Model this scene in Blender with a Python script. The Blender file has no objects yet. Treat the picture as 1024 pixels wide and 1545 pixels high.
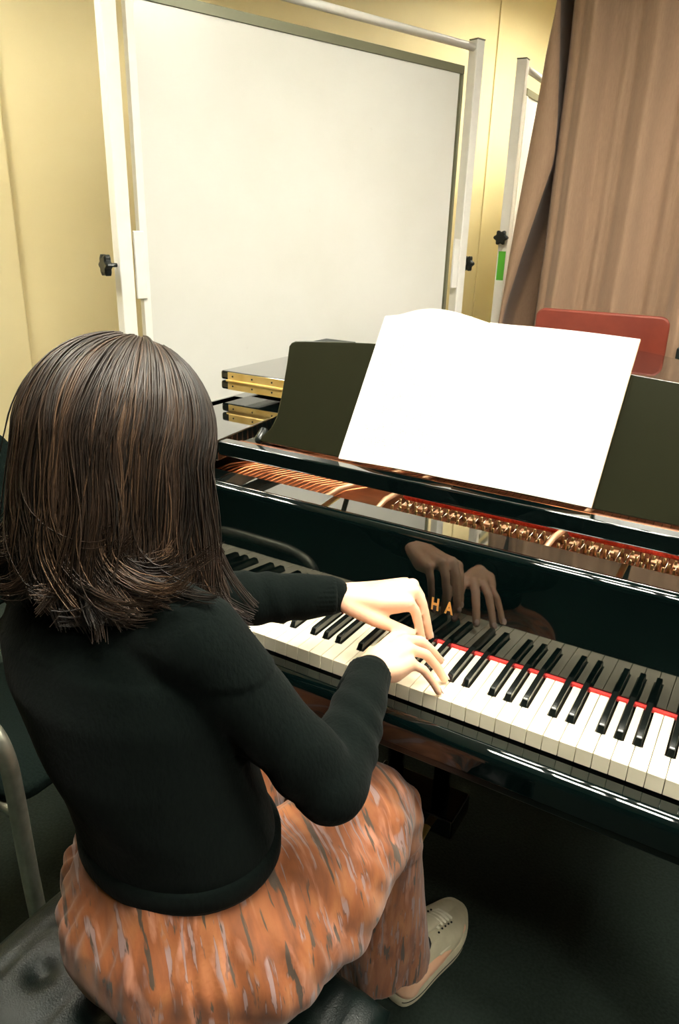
import bpy, math, random
import numpy as np
from mathutils import Vector, Matrix, noise

random.seed(7); RNG = np.random.default_rng(11)
SC = bpy.context.scene
COL = SC.collection
PI = math.pi

# ------------------------------------------------------------------ materials
def lin(c):
    return tuple((v/12.92 if v <= .04045 else ((v+.055)/1.055)**2.4) for v in [x/255 for x in c])

def mat(name, rgb, rough=.5, metal=0., spec=.5, coat=0., sheen=0., emit=None, estr=0.):
    m = bpy.data.materials.new(name); m.use_nodes = True
    b = m.node_tree.nodes['Principled BSDF']
    b.inputs['Base Color'].default_value = (*rgb, 1)
    b.inputs['Roughness'].default_value = rough
    b.inputs['Metallic'].default_value = metal
    b.inputs['Specular IOR Level'].default_value = spec
    b.inputs['Coat Weight'].default_value = coat
    b.inputs['Sheen Weight'].default_value = sheen
    if emit:
        b.inputs['Emission Color'].default_value = (*emit, 1)
        b.inputs['Emission Strength'].default_value = estr
    return m

def nodes(m):
    return m.node_tree.nodes, m.node_tree.links, m.node_tree.nodes['Principled BSDF']

def noisy(m, c1, c2, scale=20, stretch=(1, 1, 1), bump=0., detail=4, lo=.35, hi=.65, coord='Object', bscale=None):
    n, l, b = nodes(m)
    tc = n.new('ShaderNodeTexCoord'); mp = n.new('ShaderNodeMapping'); mp.inputs['Scale'].default_value = stretch
    nz = n.new('ShaderNodeTexNoise'); nz.inputs['Scale'].default_value = scale; nz.inputs['Detail'].default_value = detail
    cr = n.new('ShaderNodeValToRGB'); cr.color_ramp.elements[0].position = lo; cr.color_ramp.elements[1].position = hi
    cr.color_ramp.elements[0].color = (*c1, 1); cr.color_ramp.elements[1].color = (*c2, 1)
    l.new(tc.outputs[coord], mp.inputs['Vector']); l.new(mp.outputs['Vector'], nz.inputs['Vector'])
    l.new(nz.outputs['Fac'], cr.inputs['Fac']); l.new(cr.outputs['Color'], b.inputs['Base Color'])
    if bump:
        bp = n.new('ShaderNodeBump'); bp.inputs['Strength'].default_value = bump; bp.inputs['Distance'].default_value = .002
        if bscale:
            n2 = n.new('ShaderNodeTexNoise'); n2.inputs['Scale'].default_value = bscale; n2.inputs['Detail'].default_value = 3
            l.new(mp.outputs['Vector'], n2.inputs['Vector']); l.new(n2.outputs['Fac'], bp.inputs['Height'])
        else:
            l.new(nz.outputs['Fac'], bp.inputs['Height'])
        l.new(bp.outputs['Normal'], b.inputs['Normal'])
    return m

M = {}
M['wall'] = noisy(mat('wall_paint', (0, 0, 0), .55), (.88,.745,.42), (.92,.79,.46), 3, bump=.15, bscale=260)
M['carpet'] = noisy(mat('carpet', (0, 0, 0), .95), (.0028, .0095, .0060), (.010, .021, .014), 160, bump=1., detail=6)
M['ceiling'] = noisy(mat('ceiling_tile', (0, 0, 0), .9), (.72, .71, .66), (.8, .79, .74), 60, bump=.3)
M['lacquer'] = mat('black_lacquer', (.0012, .0042, .0040), .030, spec=.6, coat=.7)
M['lid_lacquer'] = mat('lid_lacquer', (.0030, .0050, .0044), .035, spec=1., coat=1.)
nodes(M['lid_lacquer'])[2].inputs['Coat IOR'].default_value = 2.1
M['fall_lacquer'] = mat('fallboard_lacquer', (.0008, .0036, .0034), .030, spec=.55, coat=.25)
M['satin'] = mat('black_satin', (.006, .010, .009), .28, spec=.5)
M['desk'] = mat('desk_lacquer', (.017, .018, .009), .18, spec=.55)
M['ebony'] = mat('black_key', (.006, .008, .007), .16, spec=.6)
M['ivory'] = noisy(mat('white_key', (0, 0, 0), .22), (.87, .80, .60), (.91, .84, .65), 30)
M['red_felt'] = noisy(mat('red_felt', (0, 0, 0), .95, sheen=.3), (.55, .012, .012), (.75, .03, .02), 300, bump=.5)
M['red_cloth'] = noisy(mat('red_string_felt', (0, 0, 0), .9, sheen=.2), (.70, .030, .012), (.95, .075, .03), 200, bump=.5)
M['plate'] = noisy(mat('bronze_plate', (0, 0, 0), .32, metal=.75), (.17, .055, .020), (.28, .10, .038), 18, bump=.1)
M['plate_rib'] = mat('plate_rib', (.72, .44, .26), .42, metal=.3)
M['copper'] = mat('copper_string', (.78, .32, .14), .38, metal=.8)
M['steel'] = mat('steel_string', (.55, .50, .42), .25, metal=1.)
M['pin'] = mat('tuning_pin', (.60, .42, .22), .28, metal=1.)
M['brass'] = noisy(mat('brass_hinge', (0, 0, 0), .33, metal=.55), (.80, .52, .14), (.92, .66, .24), 25)
M['letter'] = mat('gold_letter', (.80, .40, .12), .35, metal=.6)
M['soundboard'] = noisy(mat('soundboard', (0, 0, 0), .4), (.35, .17, .06), (.48, .25, .10), 12, stretch=(1, 12, 1))
M['paper_edge'] = noisy(mat('paper_edge', (0, 0, 0), .8), (.72, .52, .26), (.85, .66, .38), 40)  # tan leaf edges; the tan also paints in the orange halation glow
M['alu'] = noisy(mat('powder_coat_frame', (0, 0, 0), .4), (.86, .84, .78), (.90, .88, .82), 20)
M['alu_dark'] = mat('grey_aluminium', (.20, .20, .13), .4, metal=.2)
M['board'] = None
M['knob'] = mat('black_plastic', (.004, .007, .006), .35)
M['green'] = mat('green_tape', (.09, .46, .025), .6)
M['curtain'] = None
M['red_plastic'] = noisy(mat('red_plastic', (0, 0, 0), .5), (.19, .030, .015), (.22, .037, .018), 15)
M['chrome'] = noisy(mat('brushed_tube', (0, 0, 0), .40, metal=.8), (.46, .46, .37), (.56, .56, .46), 60)
M['leather'] = noisy(mat('black_leather', (0, 0, 0), .36, spec=.30), (.0015, .0045, .0040), (.003, .007, .006), 40, bump=.3, bscale=500)
M['blackfab'] = noisy(mat('black_fabric', (0, 0, 0), .95, spec=.1), (.0025, .006, .005), (.005, .010, .008), 200, bump=.5)
M['skin'] = noisy(mat('skin', (0, 0, 0), .48), (.80, .46, .29), (.86, .54, .37), 14)
bk = nodes(M['skin'])[2]; bk.inputs['Subsurface Weight'].default_value = .12; bk.inputs['Subsurface Radius'].default_value = (1., .3, .15); bk.inputs['Subsurface Scale'].default_value = .008
M['nail'] = mat('nail', (.90, .62, .52), .25)
M['lip'] = mat('lip', (.55, .20, .17), .45)
M['eye'] = mat('eye_white', (.8, .78, .74), .1)
M['iris'] = mat('iris', (.06, .03, .015), .1)
M['knit'] = noisy(mat('black_knit', (0, 0, 0), .95, sheen=.02, spec=.10), (.0008, .0026, .0023), (.0022, .0046, .0036), 220, stretch=(1, 1, .5), bump=.5)
M['shoe'] = noisy(mat('cream_leather', (0, 0, 0), .55), (.58, .52, .36), (.66, .60, .43), 30, bump=.1)
M['sole'] = noisy(mat('cream_rubber', (0, 0, 0), .6), (.52, .47, .33), (.60, .55, .39), 50)
M['lace'] = mat('lace', (.75, .70, .55), .8)
M['lining'] = mat('shoe_lining', (.01, .012, .01), .9)
M['lamp'] = mat('lamp_diffuser', (.9, .9, .85), .5, emit=(1., .955, .82), estr=26.)
M['louvre'] = mat('louvre', (.75, .75, .72), .3, metal=.5)
M['dark_wall'] = noisy(mat('darkened_unseen_wall', (0, 0, 0), .9), (.030, .032, .024), (.045, .045, .034), 30)  # unseen walls made dark so the lacquer reflections stay dark
M['case'] = mat('case_black', (.006, .012, .010), .5)

def board_mat():
    m = mat('whiteboard_enamel', (.85, .84, .78), .22)
    n, l, b = nodes(m)
    tc = n.new('ShaderNodeTexCoord'); nz = n.new('ShaderNodeTexNoise'); nz.inputs['Scale'].default_value = 2.2; nz.inputs['Detail'].default_value = 5
    cr = n.new('ShaderNodeValToRGB'); cr.color_ramp.elements[0].position = .3; cr.color_ramp.elements[1].position = .6
    cr.color_ramp.elements[0].color = (.70, .69, .635, 1); cr.color_ramp.elements[1].color = (.75, .745, .70, 1)
    n2 = n.new('ShaderNodeTexNoise'); n2.inputs['Scale'].default_value = 9.; n2.inputs['Detail'].default_value = 8; n2.inputs['Roughness'].default_value = .7
    c2 = n.new('ShaderNodeValToRGB'); c2.color_ramp.elements[0].position = .285; c2.color_ramp.elements[1].position = .33
    c2.color_ramp.elements[0].color = (.62, .61, .55, 1); c2.color_ramp.elements[1].color = (1, 1, 1, 1)
    mx = n.new('ShaderNodeMixRGB'); mx.blend_type = 'MULTIPLY'; mx.inputs['Fac'].default_value = .35
    l.new(tc.outputs['Object'], nz.inputs['Vector']); l.new(tc.outputs['Object'], n2.inputs['Vector'])
    l.new(nz.outputs['Fac'], cr.inputs['Fac']); l.new(n2.outputs['Fac'], c2.inputs['Fac'])
    l.new(cr.outputs['Color'], mx.inputs['Color1']); l.new(c2.outputs['Color'], mx.inputs['Color2'])
    l.new(mx.outputs['Color'], b.inputs['Base Color'])
    return m
M['board'] = board_mat()

def curtain_mat():
    m = mat('curtain_cloth', (.3, .2, .12), .9, sheen=.15)
    n, l, b = nodes(m)
    tc = n.new('ShaderNodeTexCoord'); mp = n.new('ShaderNodeMapping'); mp.inputs['Scale'].default_value = (260, 260, 40)
    nz = n.new('ShaderNodeTexNoise'); nz.inputs['Scale'].default_value = 1.; nz.inputs['Detail'].default_value = 5
    cr = n.new('ShaderNodeValToRGB'); cr.color_ramp.elements[0].color = (.25, .155, .095, 1); cr.color_ramp.elements[1].color = (.37, .235, .15, 1)
    bp = n.new('ShaderNodeBump'); bp.inputs['Strength'].default_value = .3; bp.inputs['Distance'].default_value = .001
    l.new(tc.outputs['Object'], mp.inputs['Vector']); l.new(mp.outputs['Vector'], nz.inputs['Vector']); l.new(nz.outputs['Fac'], cr.inputs['Fac'])
    l.new(cr.outputs['Color'], b.inputs['Base Color']); l.new(nz.outputs['Fac'], bp.inputs['Height']); l.new(bp.outputs['Normal'], b.inputs['Normal'])
    return m
M['curtain'] = curtain_mat()

def trouser_mat():
    m = mat('rust_print_cloth', (.5, .2, .05), .75, sheen=.2)
    n, l, b = nodes(m)
    def noise_(scale, stretch, detail=4, dist=0., rough=.5):
        mp = n.new('ShaderNodeMapping'); mp.inputs['Scale'].default_value = stretch
        t = n.new('ShaderNodeTexNoise'); t.inputs['Scale'].default_value = scale; t.inputs['Detail'].default_value = detail; t.inputs['Distortion'].default_value = dist; t.inputs['Roughness'].default_value = rough
        l.new(uv.outputs['UV'], mp.inputs['Vector']); l.new(mp.outputs['Vector'], t.inputs['Vector']); return t
    def ramp(t, ps):
        c = n.new('ShaderNodeValToRGB'); e = c.color_ramp.elements
        while len(e) < len(ps): e.new(.5)
        for k, (p, col) in enumerate(ps): e[k].position = p; e[k].color = (*col, 1) if len(col) == 3 else col
        l.new(t.outputs['Fac'], c.inputs['Fac']); return c
    def mix(f, a, c, mode='MIX'):
        x = n.new('ShaderNodeMixRGB'); x.blend_type = mode
        l.new(f, x.inputs['Fac']); l.new(a, x.inputs['Color1'])
        if isinstance(c, tuple): x.inputs['Color2'].default_value = (*c, 1)
        else: l.new(c, x.inputs['Color2'])
        return x.outputs['Color']
    uv = n.new('ShaderNodeTexCoord')
    base = ramp(noise_(6, (.7, 1.8, 1), 5, .5), [(.28, (.11, .028, .006)), (.50, (.23, .066, .014)), (.75, (.34, .125, .037))])
    W = (0, 0, 0); O = (1, 1, 1)
    pink = ramp(noise_(7, (.5, 1.8, 1), 4, .6), [(.56, W), (.74, O)])
    c = mix(pink.outputs['Color'], base.outputs['Color'], (.44, .19, .12))
    # long thin streaks of violet grey with dark rims
    st = noise_(17, (.22, 1.9, 1), 3, .35)
    streak = ramp(st, [(.560, W), (.585, O)]); rim = ramp(st, [(.545, W), (.562, O), (.582, W)])
    mask = ramp(noise_(6, (.8, 1, 1), 3), [(.46, W), (.52, O)])
    mm = n.new('ShaderNodeMath'); mm.operation = 'MULTIPLY'; l.new(streak.outputs['Color'], mm.inputs[0]); l.new(mask.outputs['Color'], mm.inputs[1])
    c = mix(mm.outputs[0], c, (.24, .15, .14))
    m2 = n.new('ShaderNodeMath'); m2.operation = 'MULTIPLY'; l.new(rim.outputs['Color'], m2.inputs[0]); l.new(mask.outputs['Color'], m2.inputs[1])
    m3 = n.new('ShaderNodeMath'); m3.operation = 'MULTIPLY'; m3.inputs[1].default_value = .75; l.new(m2.outputs[0], m3.inputs[0])
    c = mix(m3.outputs[0], c, (.07, .035, .025))
    dk = ramp(noise_(13, (.30, 1.6, 1), 4, .4), [(.60, W), (.63, O)])
    c = mix(dk.outputs['Color'], c, (.055, .035, .022))
    l.new(c, b.inputs['Base Color'])
    bp = n.new('ShaderNodeBump'); bp.inputs['Strength'].default_value = .30; bp.inputs['Distance'].default_value = .005
    wv = noise_(7, (.35, 1.6, 1), 4, .3)
    l.new(wv.outputs['Fac'], bp.inputs['Height']); l.new(bp.outputs['Normal'], b.inputs['Normal'])
    return m
M['trouser'] = trouser_mat()

def hair_mat(name='hair_strands'):
    m = mat(name, (.05, .02, .01), .42, spec=.5)
    n, l, b = nodes(m)
    at = n.new('ShaderNodeAttribute'); at.attribute_name = 'tone'
    cr = n.new('ShaderNodeValToRGB'); e = cr.color_ramp.elements
    e[0].color = (.009, .006, .004, 1); e[1].color = (.115, .064, .034, 1); e.new(.6).color = (.033, .018, .010, 1)
    l.new(at.outputs['Fac'], cr.inputs['Fac']); l.new(cr.outputs['Color'], b.inputs['Base Color'])
    return m
M['hair'] = hair_mat()
M['hair_under'] = mat('hair_mass', (.012, .007, .005), .6)

def page_mat():
    m = mat('music_page', (.92, .91, .86), .6)
    n, l, b = nodes(m)
    uv = n.new('ShaderNodeTexCoord'); sp = n.new('ShaderNodeSeparateXYZ'); l.new(uv.outputs['UV'], sp.inputs['Vector'])
    def mth(op, a, c=None, d=None):
        k = n.new('ShaderNodeMath'); k.operation = op
        for i, v in enumerate((a, c, d)):
            if v is None: continue
            if isinstance(v, (int, float)): k.inputs[i].default_value = v
            else: l.new(v, k.inputs[i])
        return k.outputs[0]
    # five systems a page, each a stave of five lines (v) between margins (u)
    v = mth('MULTIPLY', sp.outputs['Y'], 10.); fr = mth('FRACT', v)
    instave = mth('MULTIPLY', mth('GREATER_THAN', fr, .25), mth('LESS_THAN', fr, .66))
    ln = mth('FRACT', mth('MULTIPLY', mth('SUBTRACT', fr, .25), 10.)); line = mth('LESS_THAN', ln, .12)
    uu = mth('FRACT', mth('MULTIPLY', sp.outputs['X'], 2.))
    inm = mth('MULTIPLY', mth('GREATER_THAN', uu, .08), mth('LESS_THAN', uu, .92))
    vm = mth('MULTIPLY', mth('GREATER_THAN', sp.outputs['Y'], .07), mth('LESS_THAN', sp.outputs['Y'], .9))
    vor = n.new('ShaderNodeTexVoronoi'); vor.inputs['Scale'].default_value = 1.; mp = n.new('ShaderNodeMapping'); mp.inputs['Scale'].default_value = (70, 110, 1)
    l.new(uv.outputs['UV'], mp.inputs['Vector']); l.new(mp.outputs['Vector'], vor.inputs['Vector'])
    dot = mth('MULTIPLY', mth('LESS_THAN', vor.outputs['Distance'], .27), mth('MULTIPLY', mth('GREATER_THAN', fr, .15), mth('LESS_THAN', fr, .78)))
    ink = mth('MULTIPLY', mth('MAXIMUM', mth('MULTIPLY', line, instave), dot), mth('MULTIPLY', inm, vm))
    ink = mth('MULTIPLY', ink, .75)
    mx = n.new('ShaderNodeMixRGB'); l.new(ink, mx.inputs['Fac']); mx.inputs['Color1'].default_value = (.93, .92, .87, 1); mx.inputs['Color2'].default_value = (.55, .52, .45, 1)
    l.new(mx.outputs['Color'], b.inputs['Base Color'])
    return m
M['page'] = page_mat()

# ------------------------------------------------------------------ mesh helpers
def tag(o, label=None, cat=None, group=None, kind=None):
    if label: o['label'] = label
    if cat: o['category'] = cat
    if group: o['group'] = group
    if kind: o['kind'] = kind
    return o

def empty(name, loc, label, cat, rz=0, group=None):
    o = bpy.data.objects.new(name, None); COL.objects.link(o); o.location = loc; o.rotation_euler = (0, 0, rz)
    o.empty_display_size = .05
    return tag(o, label, cat, group)

class MB:
    """collects closed shapes in world coordinates"""
    def __init__(s): s.v = []; s.f = []
    def add(s, vs, fs):
        k = len(s.v); s.v += [tuple(map(float, p)) for p in vs]; s.f += [tuple(k+i for i in f) for f in fs]; return s
    def box(s, x0, x1, y0, y1, z0, z1, mtx=None):
        vs = [(x, y, z) for z in (z0, z1) for y in (y0, y1) for x in (x0, x1)]
        if mtx is not None: vs = [mtx @ Vector(p) for p in vs]
        return s.add(vs, [(0, 2, 3, 1), (4, 5, 7, 6), (0, 1, 5, 4), (2, 6, 7, 3), (0, 4, 6, 2), (1, 3, 7, 5)])
    def prism(s, poly, z0, z1, mtx=None):
        n = len(poly); vs = [(x, y, z0) for x, y in poly]+[(x, y, z1) for x, y in poly]
        if mtx is not None: vs = [mtx @ Vector(p) for p in vs]
        return s.add(vs, [tuple(range(n))[::-1], tuple(range(n, 2*n))]+[(i, (i+1) % n, n+(i+1) % n, n+i) for i in range(n)])
    def prism_x(s, poly, x0, x1):
        """profile in (y, z) pushed along x"""
        n = len(poly); vs = [(x0, y, z) for y, z in poly]+[(x1, y, z) for y, z in poly]
        return s.add(vs, [tuple(range(n)), tuple(range(2*n-1, n-1, -1))]+[(i, n+i, n+(i+1) % n, (i+1) % n) for i in range(n)])
    def loft(s, rings, closed=True):
        n = len(rings[0]); k0 = []; vs = []; fs = []
        for r in rings: k0.append(len(vs)); vs += list(r)
        for a, b in zip(k0, k0[1:]):
            for i in range(n): fs.append((a+i, a+(i+1) % n, b+(i+1) % n, b+i))
        if closed:
            fs.append(tuple(range(n))[::-1]); fs.append(tuple(k0[-1]+i for i in range(n)))
        return s.add(vs, fs)
    def tube(s, pts, rad, seg=10, round_ends=True, flat=None, up=None):
        P = [Vector(p) for p in pts]; R = list(rad) if hasattr(rad, '__len__') else [rad]*len(P)
        if round_ends:
            d0 = (P[0]-P[1]).normalized(); d1 = (P[-1]-P[-2]).normalized(); A = []; B = []; ra = []; rb = []
            for t in (80, 55, 28):
                A.append(P[0]+d0*R[0]*math.sin(math.radians(t))); ra.append(R[0]*math.cos(math.radians(t)))
            for t in (28, 55, 80):
                B.append(P[-1]+d1*R[-1]*math.sin(math.radians(t))); rb.append(R[-1]*math.cos(math.radians(t)))
            P = A+P+B; R = ra+R+rb
        T = []
        for i in range(len(P)):
            a = P[max(0, i-1)]; b = P[min(len(P)-1, i+1)]; T.append((b-a).normalized())
        ref = Vector(up) if up else (Vector((0, 0, 1)) if abs(T[0].z) < .9 else Vector((0, 1, 0)))
        N = (ref-T[0]*ref.dot(T[0])).normalized(); rings = []
        for i in range(len(P)):
            N = (N-T[i]*N.dot(T[i])).normalized(); B_ = T[i].cross(N)
            fn, fb = flat if flat else (1, 1)
            rings.append([P[i]+(N*math.cos(2*PI*k/seg)*fn+B_*math.sin(2*PI*k/seg)*fb)*R[i] for k in range(seg)])
        return s.loft(rings)
    def ell(s, c, r, mtx=None, nu=20, nv=14):
        rings = []
        for j in range(1, nv):
            t = PI*j/nv
            ring = []
            for i in range(nu):
                a = 2*PI*i/nu
                p = Vector((r[0]*math.sin(t)*math.cos(a), r[1]*math.sin(t)*math.sin(a), -r[2]*math.cos(t)))
                if mtx is not None: p = mtx @ p
                ring.append(p+Vector(c))
            rings.append(ring)
        return s.loft(rings)
    def rings_z(s, L, n=28, sq=2.):
        """L: (z, cx, cy, rx, ry)"""
        rr = []
        for z, cx, cy, rx, ry in L:
            ring = []
            for k in range(n):
                a = 2*PI*k/n; c, d = math.cos(a), math.sin(a)
                ring.append((cx+rx*math.copysign(abs(c)**(2/sq), c), cy+ry*math.copysign(abs(d)**(2/sq), d), z))
            rr.append(ring)
        return s.loft(rr)
    def mesh(s, name):
        me = bpy.data.meshes.new(name); me.from_pydata(s.v, [], s.f); me.update()
        return me
    def build(s, name, m, parent=None, smooth=False, bevel=0., bseg=2, label=None, fix=True):
        me = s.mesh(name)
        if fix:
            import bmesh
            b = bmesh.new(); b.from_mesh(me); bmesh.ops.recalc_face_normals(b, faces=b.faces); b.to_mesh(me); b.free()
        return link(name, me, m, parent, smooth, bevel, bseg, label)

def link(name, me, m, parent=None, smooth=False, bevel=0., bseg=2, label=None):
    o = bpy.data.objects.new(name, me); COL.objects.link(o)
    if m is not None: me.materials.append(m)
    if smooth: me.shade_smooth()
    if bevel:
        md = o.modifiers.new('bevel', 'BEVEL'); md.width = bevel; md.segments = bseg; md.limit_method = 'ANGLE'; md.angle_limit = math.radians(35)
        if not smooth: me.shade_smooth()
        md.harden_normals = True
    if parent is not None:
        o.parent = parent; o.matrix_parent_inverse = world(parent).inverted()
    if label: o['label'] = label
    return o

def world(o):
    m = Matrix.LocRotScale(o.location, o.rotation_euler, o.scale)
    return (world(o.parent) @ o.matrix_parent_inverse @ m) if o.parent else m

def remesh(mb, voxel, smooth_it=4, factor=.5, disp=None, keep=None):
    """union of overlapping closed shapes -> one continuous skin"""
    me = mb.mesh('tmp'); o = bpy.data.objects.new('tmp', me); COL.objects.link(o)
    import bmesh
    b = bmesh.new(); b.from_mesh(me); bmesh.ops.recalc_face_normals(b, faces=b.faces); b.to_mesh(me); b.free()
    r = o.modifiers.new('r', 'REMESH'); r.mode = 'VOXEL'; r.voxel_size = voxel; r.adaptivity = 0
    if smooth_it:
        sm = o.modifiers.new('s', 'SMOOTH'); sm.factor = factor; sm.iterations = smooth_it
    dg = bpy.context.evaluated_depsgraph_get(); dg.update()
    out = bpy.data.meshes.new_from_object(o.evaluated_get(dg))
    bpy.data.objects.remove(o); bpy.data.meshes.remove(me)
    if disp is not None:
        n = len(out.vertices); co = np.empty(n*3); no = np.empty(n*3)
        out.vertices.foreach_get('co', co); out.vertices.foreach_get('normal', no)
        co = co.reshape(-1, 3); no = no.reshape(-1, 3)
        co = disp(co, no)
        out.vertices.foreach_set('co', co.ravel().astype(np.float32)); out.update()
    return out

def grid_mesh(name, P, uvs=None, closed_u=False):
    """P: rows x cols x 3"""
    r, c = P.shape[:2]; vs = P.reshape(-1, 3).tolist(); fs = []
    cc = c if closed_u else c-1
    for i in range(r-1):
        for j in range(cc): fs.append((i*c+j, i*c+(j+1) % c, (i+1)*c+(j+1) % c, (i+1)*c+j))
    me = bpy.data.meshes.new(name); me.from_pydata(vs, [], fs); me.update()
    return me

# ------------------------------------------------------------------ the room
def struct(name, mb, m, **k):
    o = mb.build(name, m, **k); o['kind'] = 'structure'; return o

WD = np.array([.3236, .9462]); WN = np.array([.9462, -.3236])      # along the left wall, and into the room
WP = np.array([-1.592, 2.5])
def wpt(y):                                                        # point on the wall's face at given y
    t = (y-WP[1])/WD[1]; return WP+WD*t
a, b_ = wpt(-3.6), wpt(4.6)
fl = [(a[0], -3.6), (3.2, -3.6), (3.2, 4.6), (b_[0], 4.6)]
struct('floor', MB().prism([(fl[0][0]-.2, -3.8), (3.4, -3.8), (3.4, 4.8), (b_[0]-.2, 4.8)], -.1, 0), M['carpet'])
struct('ceiling', MB().prism([(fl[0][0]-.2, -3.8), (3.4, -3.8), (3.4, 4.8), (b_[0]-.2, 4.8)], 2.75, 2.85), M['ceiling'])
wl = MB(); o1 = a-WN*.15; o2 = b_-WN*.15
wl.prism([tuple(a-WD*.05), tuple(b_+WD*.05), tuple(o2+WD*.05), tuple(o1-WD*.05)], 0, 2.75)
struct('wall_left', wl, M['wall'])
struct('wall_back', MB().box(b_[0]-.1, 3.3, 4.6, 4.75, 0, 2.75), M['wall'])
struct('wall_right', MB().box(3.2, 3.35, -3.7, 4.7, 0, 2.75), M['dark_wall'])
struct('wall_front', MB().box(a[0]-.1, 3.3, -3.75, -3.6, 0, 2.75), M['dark_wall'])
def wallmtx(s, off=0):
    """local x along the left wall (from WP), y out of the wall into the room"""
    p = WP+WD*s+WN*off
    return Matrix(((WD[0], WN[0], 0, p[0]), (WD[1], WN[1], 0, p[1]), (0, 0, 1, 0), (0, 0, 0, 1)))
mt = wallmtx(0)
# joint strip between two wall panels, chair rail joint, pilaster strip, baseboard
def wl_s(x, y): return (np.array([x, y])-WP) @ WD
sj = wl_s(-1.232, 3.55)
struct('trim_1', MB().box(sj-.012, sj+.012, 0, .010, .0, 2.74, mt), M['wall'], bevel=.003)
sp_ = wl_s(-2.116, .968)
struct('trim_2', MB().box(sp_-.15, sp_+.03, 0, .028, .0, 2.74, mt), M['wall'], bevel=.01)
struct('trim_3', MB().box(wl_s(*a), sp_-.15, 0, .006, .722, .728, mt), M['wall'], bevel=.002)
struct('baseboard_left', MB().box(wl_s(*a), wl_s(*b_)-.02, 0, .014, 0, .09, mt), M['knob'], bevel=.003)

# ------------------------------------------------------------------ ceiling lights
def troffer(x, y, w, d, label, cells=4, strength=None, group='louvred ceiling lights'):
    t = empty('ceiling_light', (x, y, 2.75), label, 'light', group=group)
    z = 2.69
    fr = MB()
    for (x0, x1, y0, y1) in ((-w/2-.02, -w/2, -d/2-.02, d/2+.02), (w/2, w/2+.02, -d/2-.02, d/2+.02), (-w/2, w/2, -d/2-.02, -d/2), (-w/2, w/2, d/2, d/2+.02)):
        fr.box(x+x0, x+x1, y+y0, y+y1, z-.01, 2.75)
    fr.build('frame', M['alu'], t, bevel=.003)
    MB().box(x-w/2, x+w/2, y-d/2, y+d/2, z+.035, z+.045).build('diffuser', M['lamp'], t)
    lo = MB()
    for k in range(1, cells): xx = x-w/2+w*k/cells; lo.box(xx-.022, xx+.022, y-d/2, y+d/2, z-.004, z+.03)
    lo.box(x-w/2, x+w/2, y-.012, y+.012, z-.004, z+.03)
    lo.build('louvre', M['louvre'], t)
    return t
troffer(.26, -.36, .95, .50, 'louvred ceiling light above the keyboard and the camera', 4)
troffer(2.1, -1.05, .95, .50, 'louvred ceiling light near the right wall', 4)
troffer(-1.62, -.05, .45, .60, 'small unseen louvred light added to brighten the left wall', 3)  # added lamp, out of view, to brighten the left wall
troffer(.15, 1.0, .70, .45, 'unseen louvred light added above the grand piano lid to light the whiteboard', 4)  # added lamp, out of view, set to light the whiteboard evenly
troffer(1.6, 1.35, .95, .50, 'louvred ceiling light above the curtain side of the room', 4)
troffer(-.1, 3.35, .95, .50, 'unseen louvred light added beyond the curtain to brighten the second whiteboard and wall', 4)  # added lamp, out of view, to light the second board and wall gap

# ------------------------------------------------------------------ grand piano
K = .0235
piano = empty('grand_piano', (0, .6, 0), 'glossy black grand piano with its front lid folded back and keyboard open', 'piano')
XO = .758; YF = -.052; RT = .98
# outline of the case (clockwise seen from above), from the front left corner
def bent():
    pts = [(XO, .62)]
    ctl = [(XO, .62), (.757, .85), (.70, 1.05), (.58, 1.22), (.44, 1.38), (.30, 1.52), (.16, 1.66), (.02, 1.77), (-.18, 1.845), (-.40, 1.86), (-.60, 1.83), (-.72, 1.75), (-XO, 1.60)]
    out = []
    for i in range(1, len(ctl)-1):
        p0, p1, p2 = [np.array(c) for c in ctl[i-1:i+2]]
        q0 = (p0+p1)/2 if i > 1 else p0; q2 = (p1+p2)/2 if i < len(ctl)-2 else p2
        for t in np.linspace(0, 1, 7)[:-1]: out.append(tuple((1-t)**2*q0+2*t*(1-t)*p1+t*t*q2))
    out.append(ctl[-1]); return [(x, y if y <= .62 else .62+(y-.62)*1.17) for x, y in out]
tail = bent()
outer = [(-XO, .17), (XO, .17)]+tail
def inset(poly, d):
    n = len(poly); out = []
    P = [np.array(p) for p in poly]
    for i in range(n):
        e1 = P[i]-P[i-1]; e2 = P[(i+1) % n]-P[i]
        n1 = np.array([-e1[1], e1[0]])/(np.linalg.norm(e1)+1e-9); n2 = np.array([-e2[1], e2[0]])/(np.linalg.norm(e2)+1e-9)
        m = (n1+n2); m /= max(.35, np.linalg.norm(m)**2/2); out.append(tuple(P[i]+m*d))
    return out
inner = inset(outer, .052)
# rim: wall ring of the case
n = len(outer); rim = MB()
vs = [(x, y, z) for z in (.66, RT) for x, y in outer]+[(x, y, z) for z in (.66, RT) for x, y in inner]
fs = []
for i in range(n):
    if i == 0: continue                                       # open at the front, behind the fallboard
    j = (i+1) % n
    fs += [(i, j, n+j, n+i), (2*n+j, 2*n+i, 3*n+i, 3*n+j), (n+i, n+j, 3*n+j, 3*n+i), (j, i, 2*n+i, 2*n+j)]
fs += [(0, n, 3*n, 2*n), (1, 2*n+1, 3*n+1, n+1)]
rim.add(vs, fs)
rim.build('rim', M['lacquer'], piano, bevel=.004, fix=True)
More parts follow.
